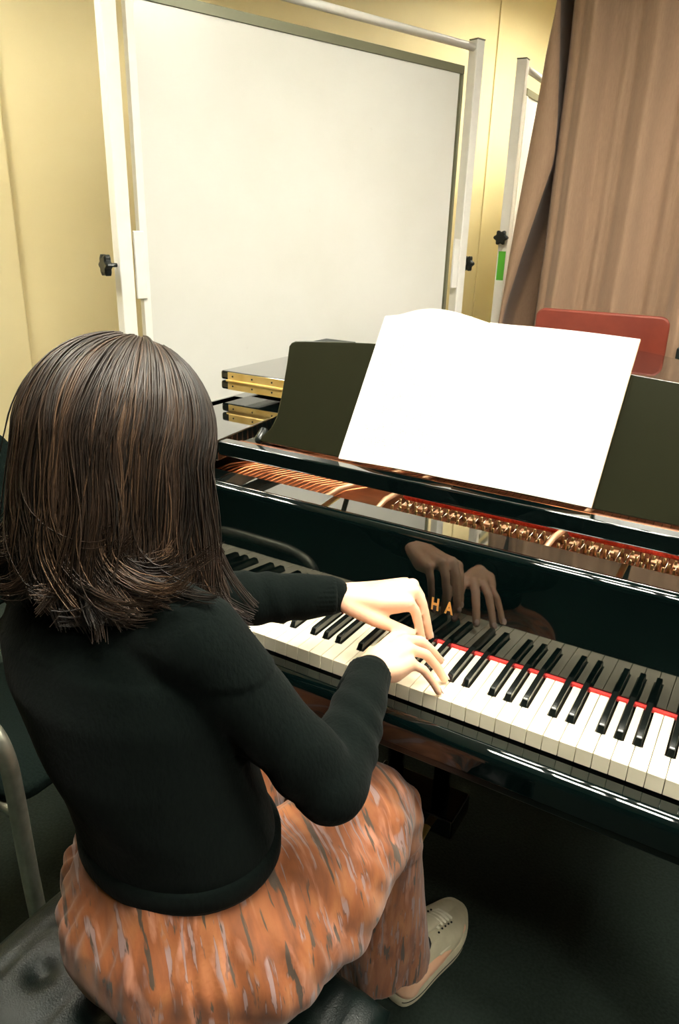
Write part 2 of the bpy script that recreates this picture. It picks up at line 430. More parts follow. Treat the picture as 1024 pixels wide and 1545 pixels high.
# arms with cheeks at both ends of the keyboard, each with its shelf that carries the music desk rail
for sgn in (-1, 1):
    prof = [(YF-.006, .655), (YF-.012, .70), (YF-.006, .745), (-.03, .772), (.04, .80), (.09, .85), (.13, .93), (.165, .975), (.18, RT), (.60, RT), (.60, .955), (.185, .955), (.185, .655)]
    xs = sorted((sgn*.628, sgn*.752))
    MB().prism_x(prof, *xs).build('arm', M['lid_lacquer'], piano, bevel=.004)
    xi = .505
    poly = [(sgn*.62, .236), (sgn*xi, .236), (sgn*(xi+.045), .62), (sgn*.72, .62), (sgn*.72, .236)]
    if sgn < 0: poly = poly[::-1]
    MB().prism(poly, .935, RT+.0005).build('side_shelf', M['lid_lacquer'], piano, bevel=.003)
    xs = sorted((sgn*.6125, sgn*.628))
    MB().prism_x([(-.048, .66), (-.048, .725), (-.040, .735), (.15, .735), (.15, .66)], *xs).build('key_block', M['lacquer'], piano, bevel=.003)
# key bed and key slip
MB().box(-.75, .75, -.045, .60, .640, .668).build('key_bed', M['satin'], piano, bevel=.003)
slip = [(-.010, .668), (-.006, .700), (-.010, .7045)]
for t in np.linspace(75, 185, 10): slip.append((-.036+.018*math.cos(math.radians(t)), .690+.0185*math.sin(math.radians(t))))
slip += [(-.053, .660), (-.046, .652), (-.02, .652)]
MB().prism_x(slip[::-1], -.627, .627).build('key_slip', M['fall_lacquer'], piano, smooth=False, bevel=.0012)
# keys
names = []
for i in range(52): names.append('ABCDEFG'[i % 7])
blk = []                                                            # black keys: centre x
for i in range(52):
    if names[i] in 'ACDFG' and i < 51:
        off = {'C': -.0016, 'D': .0016, 'F': -.0022, 'G': 0., 'A': .0022}[names[i]]
        blk.append((i, (i+1-26)*K+off))
bset = dict(blk)
wk = None
for i in range(52):
    x0 = (i-26)*K+.00045; x1 = (i-25)*K-.00045
    l0 = bset[i-1]+.0072 if (i-1) in bset else x0
    r0 = bset[i]-.0072 if i in bset else x1
    poly = [(x0, 0), (x1, 0)]
    if r0 != x1: poly += [(x1, .0505), (r0, .0505)]
    poly += [(r0, .152), (l0, .152)]
    if l0 != x0: poly += [(l0, .0505), (x0, .0505)]
    dz = 0.
    w = MB().prism(poly, .704+dz, .730+dz)
    w.build('white_key', M['ivory'], piano, bevel=.0009, bseg=2)
for i, cx in blk:
    h = .0115; wB = .0052; wT = .0043
    rings = []
    for (y, zt, wt) in ((.0500, .7305, wB), (.0535, .7305+h-.0012, wT), (.0565, .7305+h, wT), (.152, .7305+h, wT)):
        pass
    v = []
    sec = [(.0490, 0, 0), (.0545, h-.0012, 0), (.0575, h, 0), (.152, h, 0)]
    rr = []
    for k, (y, hh, _) in enumerate(sec):
        tt = wB+(wT-wB)*hh/h
        zt = .7305+max(hh, .0004)
        rr.append([(cx-wB, y if k else .0490, .720), (cx+wB, y if k else .0490, .720), (cx+tt, y, zt-.0008), (cx+tt*.82, y, zt), (cx-tt*.82, y, zt), (cx-tt, y, zt-.0008)])
    MB().loft(rr).build('black_key', M['ebony'], piano, bevel=.0005)
MB().box(-.612, .612, .1475, .156, .728, .7335).build('key_felt', M['red_felt'], piano)
# fallboard: slightly leaning polished face, round nose, flat top
FB0 = (.1535, .7335); 
tl = math.radians(3.2)
face_top = (FB0[0]+.170*math.sin(tl), FB0[1]+.170*math.cos(tl))
prof = [FB0, face_top]
cN = (face_top[0]+.012, face_top[1])
for t in np.linspace(170, 90, 6)[0:]: prof.append((cN[0]+.012*math.cos(math.radians(t)), cN[1]+.012*math.sin(math.radians(t))))
prof += [(.243, face_top[1]+.0115), (.247, face_top[1]+.007), (.243, face_top[1]-.004), (.195, face_top[1]-.012), (.185, .7335)]
fall = MB().prism_x(prof[::-1], -.627, .627).build('fallboard', M['fall_lacquer'], piano, bevel=.0015)
MB().box(-.626, .626, .180, .2425, face_top[1]+.0105, face_top[1]+.0128).build('ledge_strip', M['lid_lacquer'], fall, bevel=.001)
fall['label'] = 'raised polished fallboard mirroring the keys'
def face_y(z): return FB0[0]+(z-FB0[1])*math.tan(tl)
# maker's name in spaced capitals
zl = .7965
for k, ch in enumerate('YAMAHA'):
    cu = bpy.data.curves.new('t', 'FONT'); cu.body = ch; cu.size = .031; cu.extrude = .0004; cu.align_x = 'CENTER'; cu.align_y = 'CENTER'; cu.offset = .0009
    to = bpy.data.objects.new('t', cu); COL.objects.link(to)
    dg = bpy.context.evaluated_depsgraph_get(); me = bpy.data.meshes.new_from_object(to.evaluated_get(dg)); bpy.data.objects.remove(to)
    x = (k-2.5)*.0258
    mt2 = Matrix.Translation((x, face_y(zl)-.0005, zl)) @ Matrix.Rotation(-tl, 4, 'X') @ Matrix.Rotation(PI/2, 4, 'X') @ Matrix.Diagonal((.68, 1, 1, 1))
    me.transform(mt2); link('lettering', me, M['letter'], fall)
# iron plate, soundboard and strings
ip = [p for p in inset(outer, .056)]
pl = [(x, max(y, .262)) for x, y in ip]
MB().prism(pl, .845, .862).build('iron_plate', M['plate'], piano, bevel=.003)
MB().box(-.69, .69, .250, .33, .70, .872).build('pin_block', M['satin'], piano, bevel=.003)
MB().box(-.69, .69, .262, .40, .8625, .8675).build('pin_rail', M['plate'], piano, bevel=.002)
# plate struts
for (xa, xb) in ((-.300, -.255), (-.175, -.165), (.168, .185), (.425, .44)):
    MB().tube([(xa, .318, .868), (xa+(xb-xa)*.4, .36, .884), (xb, .45, .886), (xb+(xb-xa)*3, .9, .886), (xb+(xb-xa)*4, 1.15, .875)], .0062, 10, flat=(1.0, .9)).build('plate_strut', M['plate_rib'], piano, smooth=True)
# bass strings: copper wound, fanning to the right
for k in range(22):
    x = -.60+k*.0150
    MB().tube([(x, .335, .8715), (x+.012, .375, .8785), (x+.50, 1.42 if x+.5 < .05 else 1.2, .882)], .0017 if k > 5 else .0024, 6, False).build('bass_string', M['copper'], piano, smooth=True)
for k in range(52):
    x = -.155+k*.0158
    if abs(x-.176) < .012 or x > .66: continue
    ye = 1.35-max(0, x)*.9
    MB().tube([(x, .345, .8720), (x+.002, .40, .8785), (x-.02, ye, .880)], .0008, 5, False).build('treble_string', M['steel'], piano, smooth=True)
# agraffe blocks and tuning pins
cnt = 0
xs_ = np.arange(-.145, .50, .0176)
for k, x in enumerate(xs_):
    if abs(x-.177) < .010: continue
    for (dx, y) in ((0, .343), (.0068, .364), (-.003, .385)):
        if cnt >= 99: break
        cnt += 1
        MB().tube([(x+dx, y, .867), (x+dx, y-.001, .8835)], .0028, 8, False).build('tuning_pin', M['pin'], piano, smooth=True)
for (xa, xb) in ((-.14, .162), (.20, .63)):
    nb = int((xb-xa)/.0352); mb = MB()
    for k in range(nb):
        x = xa+k*.0352
        mb.box(x, x+.016, .372, .392, .8675, .8765)
    mb.build('agraffe_row', M['plate_rib'], piano, bevel=.002)
    MB().tube([(xa, .408, .8850), ((xa+xb)/2, .409, .8855), (xb, .408, .8850)], .0115, 10, True, flat=(.75, 1.3)).build('string_felt', M['red_cloth'], piano, smooth=True)
# music desk rail and desk
RY = .235
MB().box(-.503, .503, RY, RY+.030, .950, .980).build('desk_rail', M['lacquer'], piano, bevel=.004, bseg=3)
MB().box(-.47, .47, RY+.029, RY+.036, .966, .9795).build('rail_strip', M['plate'], piano, bevel=.001)
for x in (-.46, .46): MB().box(x-.02, x+.02, RY+.03, .60, .958, .972).build('desk_runner', M['satin'], piano, bevel=.002)
def desk_outline():
    L = []
    L.append((-.432, 0)); L.append((-.428, .012)); L.append((-.412, .030)); L.append((-.404, .055)); L.append((-.405, .10)); L.append((-.411, .17))
    L.append((-.4155, .205)); L.append((-.4115, .213)); L.append((-.403, .2175))
    for t in np.linspace(-.38, .38, 17): L.append((t, .2185+.020*(1-(abs(t)/.40)**1.7)))
    R = [(-x, z) for x, z in L[:9]][::-1]
    return L+R
la = math.radians(24)
DY, DZ = .283, .981
dm = Matrix.Translation((0, DY, DZ)) @ Matrix.Rotation(PI/2-la, 4, 'X')
desk = MB().prism(desk_outline()[::-1], -.010, .0, dm).build('music_desk', M['desk'], piano, bevel=.0022)
for x in (-.30, .30):
    MB().tube([(x, .30, .985), (x, .47, .97), ], .006, 8).build('desk_hinge', M['brass'], desk, smooth=True)
    MB().tube([(x, .44, .972), (x, .36, 1.12)], .006, 8).build('desk_prop', M['satin'], desk, smooth=True)
MB().tube([(-.437, .290, .982), (-.437, .305, .995)], .010, 10).build('desk_knob', M['satin'], desk, smooth=True)
# lid: main panel closed over the case, front flap folded back on it
YH = .578; LX = .778
lo_ = [(x*1.026, y+.012 if y > 1.0 else y) for x, y in tail if True]
lid_poly = [(-LX, YH), (LX, YH)]+lo_
MB().prism(lid_poly, .999, 1.0215).build('lid', M['lid_lacquer'], piano, bevel=.006, bseg=3)
YB = YH+.455
MB().prism([(-LX, YH), (LX, YH), (LX-.01, YB), (-LX, YB)], 1.0245, 1.0475).build('front_lid', M['lid_lacquer'], piano, bevel=.006, bseg=3)
hg = MB()
hg.box(-.752, .752, YH-.0022, YH+.0005, 1.0005, 1.0205)
hg.box(-.752, .752, YH-.0022, YH+.0005, 1.0255, 1.0450)
hg.tube([(-.756, YH-.003, 1.023), (0, YH-.003, 1.023), (.756, YH-.003, 1.023)], .0032, 8, False)
hinge = hg.build('hinge', M['brass'], piano)
for k in range(12):
    x = -.736+k*.062
    for z in (1.0105, 1.0355): MB().tube([(x, YH-.0020, z), (x, YH-.0032, z)], .0024, 8, False).build('hinge_screw', M['satin'], hinge)
for (x, y) in ((-.70, .75), (-.70, 1.35), (.70, .75)): MB().tube([(x, y, .979), (x, y, .9995)], .011, 12, False).build('lid_bumper', M['knob'], piano, smooth=True)
# legs, casters and pedal lyre
for (x, y) in ((-.64, .17), (.64, .17), (-.25, 1.72)):
    lg = MB().rings_z([(.085, x, y, .036, .036), (.10, x, y, .044, .044), (.40, x, y, .052, .052), (.60, x, y, .062, .062), (.655, x, y, .070, .070)], 24, 8).build('leg', M['lacquer'], piano, bevel=.002)
    MB().tube([(x-.014, y, .034), (x+.014, y, .034)], .032, 18, False).build('caster', M['brass'], lg, smooth=False)
    MB().box(x-.022, x+.022, y-.02, y+.02, .055, .088).build('caster_fork', M['brass'], lg, bevel=.003)
lyre = MB().box(-.185, .045, .36, .47, .095, .150).build('pedal_lyre', M['lacquer'], piano, bevel=.006)
MB().box(-.14, .14, .37, .47, .60, .642).build('lyre_head', M['lacquer'], lyre, bevel=.006)
for x in (-.13, -.01): MB().tube([(x, .415, .14), (x, .415, .38), (x, .415, .61)], .020, 14, False).build('lyre_post', M['lacquer'], lyre, smooth=True)
for x in (-.125, -.070, -.015):
    MB().tube([(x, .40, .112), (x, .33, .108), (x, .272, .100), (x, .262, .094)], [.009, .010, .0135, .010], 12, True, flat=(.45, 1)).build('pedal', M['brass'], lyre, smooth=True)
# inside walls under the case: belly beams
MB().box(-.70, .70, .60, .66, .58, .66).box(-.05, .05, .60, 1.7, .58, .66).build('belly_beam', M['satin'], piano, bevel=.004)
ip2 = inset(outer, .05)
MB().prism([(x, max(y, .2)) for x, y in ip2], .70, .71).build('soundboard', M['soundboard'], piano)

# ------------------------------------------------------------------ open music book on the desk
book = empty('music_book', (.01, .27, .981), 'large white open book of sheet music leaning on the piano music desk', 'book')
dn = Vector((0, -math.cos(la), math.sin(la)))         # out of the desk's face
du = Vector((0, math.sin(la), math.cos(la)))          # up the desk
B0 = Vector((0.006, DY, DZ))+dn*.0125
def page_pt(u, v, side):
    """u 0..1 from spine outwards, v 0..1 bottom to top; the page plane with its curl"""
    w = .242 if side > 0 else .232; h = .286
    x = side*u*w
    if side < 0:
        lift = .030*math.sin(PI*min(1, u*1.15))**1.2*(.45+.55*v)+.004*(1-u)
        z = v*h*(1-.012*u)+.010*math.sin(PI*u)*v - .003*u*(1-v)
        x += .020*u*(v) - .006*u*(1-v)
    else:
        lift = .012*math.sin(PI*u)*(1-.3*v)+.006*math.exp(-u*9)+.002
        z = v*h*(1-.010*u)
        x += .012*u*v
    return B0+Vector((x, 0, 0))+du*z+dn*lift
def book_page(side, nu=28, nv=24):
    P = np.array([[page_pt(i/(nu-1), j/(nv-1), side) for i in range(nu)] for j in range(nv)])
    me = grid_mesh('page', P); uvl = me.uv_layers.new(name='UVMap')
    for lp in me.loops:
        i = lp.vertex_index % nu; j = lp.vertex_index//nu; u = i/(nu-1)
        uvl.data[lp.index].uv = ((.5+side*u/2), j/(nv-1))
    o = link('page', me, M['page'], book, smooth=True)
    if side > 0: me.flip_normals()
    return o
def page_block(side, nu=28, nv=24):
    """stack of leaves below the top page, filling down to the desk"""
    top = np.array([[page_pt(i/(nu-1), j/(nv-1), side)-dn*.0006 for i in range(nu)] for j in range(nv)])
    th = .007
    bot = np.array([[list(Vector(top[j, i])-dn*max(.0012, min(.006, ((Vector(top[j, i])-B0).dot(dn)+.0105)))) for i in range(nu)] for j in range(nv)])
    mb = MB(); V = [tuple(p) for p in top.reshape(-1, 3)]+[tuple(p) for p in bot.reshape(-1, 3)]; F = []
    N = nu*nv
    for j in range(nv-1):
        for i in range(nu-1):
            q = (j*nu+i, j*nu+i+1, (j+1)*nu+i+1, (j+1)*nu+i); F.append(q); F.append(tuple(N+k for k in q[::-1]))
    for i in range(nu-1):
        for j in (0, nv-1): F.append((j*nu+i, j*nu+i+1, N+j*nu+i+1, N+j*nu+i))
    for j in range(nv-1):
        for i in (0, nu-1): F.append((j*nu+i, (j+1)*nu+i, N+(j+1)*nu+i, N+j*nu+i))
    mb.add(V, F).build('page_block', M['paper_edge'], book, smooth=False)
for sd in (-1, 1): book_page(sd); page_block(sd)

# ------------------------------------------------------------------ mobile whiteboards
def star_knob(c, axis, r=.027, t=.022):
    """six lobed hand screw"""
    A = Vector(axis).normalized(); U = A.cross(Vector((0, 0, 1))).normalized(); V = A.cross(U); rings = []
    for (o, k) in ((-.5, .80), (-.35, 1.), (.3, 1.), (.5, .75)):
        rings.append([Vector(c)+A*(o*t)+(U*math.cos(a)+V*math.sin(a))*r*k*(1+.16*math.cos(6*a)) for a in np.linspace(0, 2*PI, 48, endpoint=False)])
    mb = MB().loft(rings)
    mb.tube([Vector(c)-A*t*.5, Vector(c)-A*(t*.5+.03)], .006, 8, False)
    return mb

def whiteboard(P0, E, N, W, s0, s1, ztop, zb0, zb1, zp, label, knobL, knobR, tape=False, postw=.045):
    """P0 point of the far post, E along the board toward the near post, N out of the face"""
    t = empty('mobile_whiteboard', (P0[0]+E[0]*W/2, P0[1]+E[1]*W/2, 0), label, 'whiteboard', group=None)
    mt = Matrix(((E[0], N[0], 0, P0[0]), (E[1], N[1], 0, P0[1]), (0, 0, 1, 0), (0, 0, 0, 1)))
    for s in (-postw/2, W+postw/2):
        p = MB().box(s-postw/2, s+postw/2, -.025, .020, .10, ztop+.012, mt).build('post', M['alu'], t, bevel=.004, bseg=3)
        MB().box(s-postw/2-.001, s+postw/2+.001, -.026, .021, ztop+.012, ztop+.017, mt).build('post_cap', M['alu_dark'], p, bevel=.002)
        f = MB().box(s-.025, s+.025, -.22, .22, .06, .10, mt).build('foot', M['alu'], t, bevel=.006)
        for yy in (-.19, .19):
            c = mt @ Vector((s, yy, .03)); MB().tube([c-Vector((*E, 0))*.012, c+Vector((*E, 0))*.012], .03, 16, False).build('caster', M['knob'], f, smooth=False)
    MB().tube([mt @ Vector((-.005, 0, ztop-.014)), mt @ Vector((W+.005, 0, ztop-.014))], .0145, 14, False).build('top_bar', M['alu'], t, smooth=True)
    MB().box(0, W, -.012, .012, .16, .19, mt).build('cross_bar', M['alu'], t, bevel=.004)
    bd = MB().box(s0+.022, s1-.022, -.010, .008, zb0+.025, zb1-.028, mt).build('writing_surface', M['board'], t, bevel=.001)
    MB().box(s0, s1, -.014, .0125, zb1-.030, zb1, mt).build('frame_rail', M['alu_dark'], t, bevel=.002)
    MB().box(s0, s1, -.014, .0125, zb0, zb0+.027, mt).build('frame_rail', M['alu_dark'], t, bevel=.002)
    MB().box(s1-.025, s1, -.014, .012, zb0, zb1-.030, mt).build('frame_stile', M['alu'], t, bevel=.002)
    MB().box(s0, s0+.012, -.014, .012, zb0, zb1-.030, mt).build('frame_stile', M['alu_dark'], t, bevel=.002)
    for s, flag, sg in ((W, knobL, 1), (0, knobR, -1)):
        MB().box(*sorted((s-sg*.006, s-sg*.040)), .010, .022, zp-.10, zp+.10, mt).build('pivot_bracket', M['alu'], t, bevel=.003)
        if flag:
            c = mt @ Vector((s+sg*(postw+.036), -.003, zp)); ax = (mt.to_3x3() @ Vector((sg, 0, 0)))
            star_knob(c, ax, .030).build('clamp_knob', M['knob'], t, smooth=False)
    if tape:
        MB().box(W+postw, W+postw+.0012, -.018, .016, 1.195, 1.325, mt).build('tape_strip', M['green'], t, label='green tape strip')
    return t
E1 = (-.3236, -.9462); N1 = (.9462, -.3236)
whiteboard((-.835, 2.24), E1, N1, 1.505, .055, 1.475, 2.10, .55, 2.013, 1.275, 'large white mobile whiteboard standing beside the piano tail with its whole face in view', True, True)
E2 = (.03, -.99955); N2 = (.99955, .03)
whiteboard((-.805, 3.90), E2, N2, 1.22, .05, 1.18, 2.10, .55, 2.013, 1.385, 'second mobile whiteboard partly behind the brown curtain with green tape on its post', True, True, True)

# ------------------------------------------------------------------ curtain
def interp(tab, z): 
    zs = [p[1] for p in tab][::-1]; xs = [p[0] for p in tab][::-1]; return float(np.interp(z, zs, xs))
Lt = [(-.560, 2.74), (-.598, 2.278), (-.619, 2.097), (-.636, 1.867), (-.660, 1.601), (-.680, 1.341), (-.700, 1.036), (-.74, .03)]
Pt = [(-.557, 2.74), (-.590, 2.277), (-.569, 2.093), (-.546, 1.863), (-.538, 1.703), (-.625, 1.343), (-.685, 1.067), (-.72, .03)]
Qt = [(-.535, 2.74), (-.536, 2.272), (-.532, 2.016), (-.534, 1.862), (-.535, 1.665), (-.535, 1.388), (-.542, 1.048), (-.56, .03)]
def curtain():
    Y = 2.5; rows = []
    zs = np.linspace(2.74, .03, 60)
    for z in zs:
        L, P, Q = interp(Lt, z), interp(Pt, z), interp(Qt, z); d = (2.74-z)/2.7
        row = [(L-.004, Y+.05, z)]
        for t in np.linspace(0, 1, 6): row.append((L+(P-L)*t, Y+.018*math.sin(PI*t)*-1, z))
        for t in np.linspace(.1, 1, 6): row.append((P-.035*math.sin(PI*t*.8), Y+(.10+.22*min(1, z/1.2))*t*min(1, z/.4), z))
        for t in np.linspace(.15, .9, 6): row.append((Q-.03*(1-t)+.045*math.sin(PI*t), Y+(.10+.22*min(1, z/1.2))*(1-t)*min(1, z/.4), z))
        xs = np.linspace(0, 2.1, 240)
        for x in xs:
            w = x+.035*math.sin(3.1*x+1.0)+.018*d*math.sin(6*x+1)
            f = .034*math.cos(2*PI*w/.235-.35)+.014*math.cos(2*PI*w/.117+1.1+.8*math.sin(4*x))+.012*math.cos(2*PI*w/.47+.8)
            f += .004*math.cos(2*PI*w/.045+3*math.sin(9*x))*(.5+.5*math.sin(3.7*x+.5))
            f *= (.85+.65*d)
            row.append((Q+x, Y+f+.006-.06*x*.2, z))
        rows.append(row)
    me = grid_mesh('curtain', np.array(rows))
    o = link('curtain', me, M['curtain'], None, smooth=True)
    sd = o.modifiers.new('solid', 'SOLIDIFY'); sd.thickness = .003
    return tag(o, 'heavy brown floor-length curtain hanging in folds behind the piano', 'curtain')
curtain()
tr = MB().box(-.75, 1.75, 2.47, 2.53, 2.725, 2.749); struct('trim_4', tr, M['alu'], bevel=.003)

# ------------------------------------------------------------------ red chair behind the piano
rc = empty('red_chair', (-.18, 2.20, 0), 'red plastic chair standing behind the piano tail in front of the curtain', 'chair')
cx, cy = -.165, 2.125
def rrect(w, h, r, n=6):
    pts = []
    for (sx, sy, a0) in ((1, -1, -90), (1, 1, 0), (-1, 1, 90), (-1, -1, 180)):
        for t in np.linspace(a0, a0+90, n): pts.append((sx*(w/2-r)+r*math.cos(math.radians(t)), sy*(h/2-r)+r*math.sin(math.radians(t))))
    return pts
bm_ = Matrix.Translation((cx+.0, cy, .982)) @ Matrix.Rotation(math.radians(1.0), 4, 'Z') @ Matrix.Rotation(PI/2+math.radians(6), 4, 'X')
MB().prism(rrect(.500, .30, .035), -.012, .012, bm_).build('backrest', M['red_plastic'], rc, bevel=.008, bseg=3)
st = Matrix.Translation((cx, cy+.12, .62)); MB().prism(rrect(.44, .24, .05), -.014, .014, st).build('seat', M['red_plastic'], rc, bevel=.008, bseg=3)
for sx in (-1, 1):
    MB().tube([(cx+sx*.2, cy+.02, .98), (cx+sx*.2, cy+.05, .62), (cx+sx*.21, cy+.02, .0)], .012, 12).build('leg', M['chrome'], rc, smooth=True)
    MB().tube([(cx+sx*.19, cy+.22, .60), (cx+sx*.20, cy+.23, .0)], .012, 12).build('leg', M['chrome'], rc, smooth=True)
# black equipment case at the right, behind the piano
eb = empty('equipment_case', (.30, 2.22, 0), 'black upright case behind the piano to the right of the red chair', 'case')
MB().box(.120, .54, 2.16, 2.40, .012, 1.00).build('body', M['case'], eb, bevel=.008, bseg=3)
MB().box(.118, .542, 2.157, 2.403, .975, 1.020).build('lid', M['case'], eb, bevel=.006)
for (x, y) in ((.14, 2.18), (.52, 2.18), (.14, 2.38), (.52, 2.38)): MB().tube([(x, y, 0), (x, y, .014)], .014, 12, False).build('foot', M['knob'], eb)
# small black box on the folded lid
bx = empty('accessory_box', (-.56, .93, 1.0475), 'small black box lying on the folded piano lid behind the music desk', 'box')
MB().box(-.675, -.58, .855, .93, 1.0478, 1.090).build('body', M['case'], bx, bevel=.003)
MB().box(-.678, -.577, .852, .933, 1.086, 1.102).build('lid', M['case'], bx, bevel=.003)

# ------------------------------------------------------------------ piano bench
bench = empty('piano_bench', (-.055, -.435, 0), 'black leather padded piano bench the pianist sits on', 'bench')
def cushion(x0, x1, y0, y1, z0, z1, nx=60, ny=40):
    rows = []
    cx_, cy_ = (x0+x1)/2, (y0+y1)/2; hx, hy = (x1-x0)/2, (y1-y0)/2; hz = (z1-z0)
    V = []; F = []
    def top(u, v):
        # u,v in -1..1 ; superellipse squash to rounded corners
        e = max(abs(u), abs(v)); 
        px = cx_+hx*u*math.sqrt(max(0, 1-.06*v*v)); py = cy_+hy*v*math.sqrt(max(0, 1-.06*u*u))
        edge = (1-abs(u)**7)*(1-abs(v)**6)
        z = z0+.5*hz+.5*hz*max(0, edge)**.42
        tuft = 0
        for tx in (-.6, -.2, .2, .6):
            for ty in (-.35, .35):
                d = math.hypot((u-tx)*hx, (v-ty)*hy); tuft -= .012*math.exp(-(d/.018)**2)
        for tx in (-.8, -.4, 0, .4, .8): tuft -= .006*math.exp(-(((u-tx)*hx)/.006)**2)*(1 if abs(v) > .35 else .35)
        return (px, py, z+tuft*edge)
    P = [[top(-1+2*i/(nx-1), -1+2*j/(ny-1)) for i in range(nx)] for j in range(ny)]
    for r in P: V += r
    for j in range(ny-1):
        for i in range(nx-1): F.append((j*nx+i, j*nx+i+1, (j+1)*nx+i+1, (j+1)*nx+i))
    # skirt down to z0
    edge = [(0, i) for i in range(nx)]+[(j, nx-1) for j in range(1, ny)]+[(ny-1, i) for i in range(nx-2, -1, -1)]+[(j, 0) for j in range(ny-2, 0, -1)]
    k = len(V); m = len(edge)
    for (j, i) in edge: p = P[j][i]; V.append((cx_+(p[0]-cx_)*1.0, cy_+(p[1]-cy_)*1.0, z0))
    for a_ in range(m):
        b2 = (a_+1) % m; ia = edge[a_][0]*nx+edge[a_][1]; ib = edge[b2][0]*nx+edge[b2][1]
        F.append((ia, k+a_, k+b2, ib))
    F.append(tuple(k+a_ for a_ in range(m)))
    return MB().add(V, F)
cushion(-.318, .205, -.61, -.268, .385, .462).build('seat_pad', M['leather'], bench, smooth=True)
MB().box(-.300, .188, -.592, -.286, .325, .392).build('seat_frame', M['satin'], bench, bevel=.004)
for (x, y) in ((-.275, -.567), (.163, -.567), (-.275, -.311), (.163, -.311)):
    MB().rings_z([(0, x, y, .015, .015), (.02, x, y, .017, .017), (.33, x, y, .024, .024)], 16, 6).build('leg', M['satin'], bench, bevel=.002)
for x, sg in ((-.300, -1), (.188, 1)):
    MB().tube([(x, -.44, .358), (x+sg*.025, -.44, .358)], .020, 20, False).build('height_knob', M['satin'], bench, bevel=.002)

# ------------------------------------------------------------------ armchair at the left edge, turned to the pianist
ch = empty('tubular_armchair', (-.76, -.1, 0), 'black padded chair with a curved metal tube frame at the left of the bench', 'chair')
for y, oy, fz in ((-.33, -.008, 1.), (.068, .008, .95)):
    pts = [(-.93, y, .02), (-.90, y, .30), (-.885, y, .56), (-.872, y, .60), (-.84, y, .627), (-.79, y, .635), (-.62, y, .633), (-.575, y, .630), (-.518, y, .612), (-.494, y, .575), (-.486, y, .52), (-.468, y+oy, .30), (-.442, y+oy, .012)]
    # smooth by subdivision
    P = [Vector((p[0], p[1], p[2]*fz)) for p in pts]
    for _ in range(2):
        Q = [P[0]]
        for a1, a2 in zip(P, P[1:]): Q += [a1*.75+a2*.25, a1*.25+a2*.75]
        Q.append(P[-1]); P = Q
    MB().tube(P, .0145, 14, True, flat=(1.0, 1.1)).build('side_frame', M['chrome'], ch, smooth=True)
MB().prism(rrect(.40, .37, .05), -.03, .0, Matrix.Translation((-.72, -.13, .455))).build('seat', M['blackfab'], ch, bevel=.012, bseg=3)
for y in (-.31, .05): MB().tube([(-.90, y, .42), (-.52, y, .42)], .010, 10).build('seat_rail', M['chrome'], ch, smooth=True)
bmx = Matrix.Translation((-1.00, -.085, .765)) @ Matrix.Rotation(math.radians(-10), 4, 'Y') @ Matrix.Rotation(PI/2, 4, 'Z') @ Matrix.Rotation(PI/2, 4, 'X')
MB().prism(rrect(.40, .40, .08, 8), -.022, .022, bmx).build('backrest', M['blackfab'], ch, bevel=.015, bseg=3)
for y in (-.22, .02): MB().tube([(-.90, y, .42), (-.955, y, .66)], .011, 10).build('back_stay', M['chrome'], ch, smooth=True)

# ------------------------------------------------------------------ the pianist
V3 = Vector
SR, SL = V3((-.030, -.362, .958)), V3((-.330, -.340, .950))          # shoulders
ER, EL = V3((.100, -.290, .765)), V3((-.236, -.120, .850))           # elbows
WR, WL = V3((.040, -.076, .795)), V3((-.068, .014, .845))            # wrists
HIPR, HIPL = V3((.015, -.350, .555)), V3((-.135, -.350, .555))
KR, KL = V3((.038, -.054, .525)), V3((-.215, -.010, .530))
AR, AL = V3((.088, .062, .085)), V3((-.205, .080, .085))             # ankles
TOR = [(.60, -.070, -.362, .145, .112), (.655, -.083, -.358, .130, .104), (.72, -.098, -.362, .128, .102), (.80, -.125, -.368, .134, .102), (.88, -.152, -.368, .148, .102), (.925, -.168, -.362, .156, .094), (.960, -.180, -.356, .140, .076), (.985, -.184, -.350, .092, .058), (1.005, -.185, -.346, .060, .050)]

def finger(mb, pts, r0, r1):
    n = len(pts)
    mb.tube(pts, [r0+(r1-r0)*i/(n-1) for i in range(n)], 12)

def hand(mb, W, d, side, mcps, tips, thumb, bend=.020, wr=.024):
    """W wrist; mcps/tips for index..little; thumb = [cmc, mcp, ip, tip]"""
    rad = [.0086, .0088, .0083, .0073]
    # palm: overlapping wedges from the wrist to every knuckle
    for k, (m, t) in enumerate(zip(mcps, tips)):
        a = W+side*(.012-.008*k)+d*.004
        mid = a*.45+m*.55-V3((0, 0, .004))
        mb.tube([a, mid, m], [.0150, .0148, .0112], 12)
        mb.tube([a-V3((0, 0, .008)), mid-V3((0, 0, .010)), m-V3((0, 0, .005))], [.012, .0125, .0095], 12)
        L = (t-m).length; up = V3((0, 0, 1)); fd = (t-m); 
        b = bend*(1.0 if k < 3 else .75)
        pip = m+fd*.44+up*b; dip = m+fd*.76+up*b*.62
        pts = [m, pip, dip, t]
        finger(mb, [m, m*.5+pip*.5, pip, pip*.5+dip*.5, dip, t], rad[k]*1.12, rad[k]*.86)
    mb.tube(thumb, [.0145, .0118, .0100, .0088], 12)
    mb.tube([W, W+d*.03], [wr*.92, .021], 16, flat=(.72, 1.25))

bm = MB()
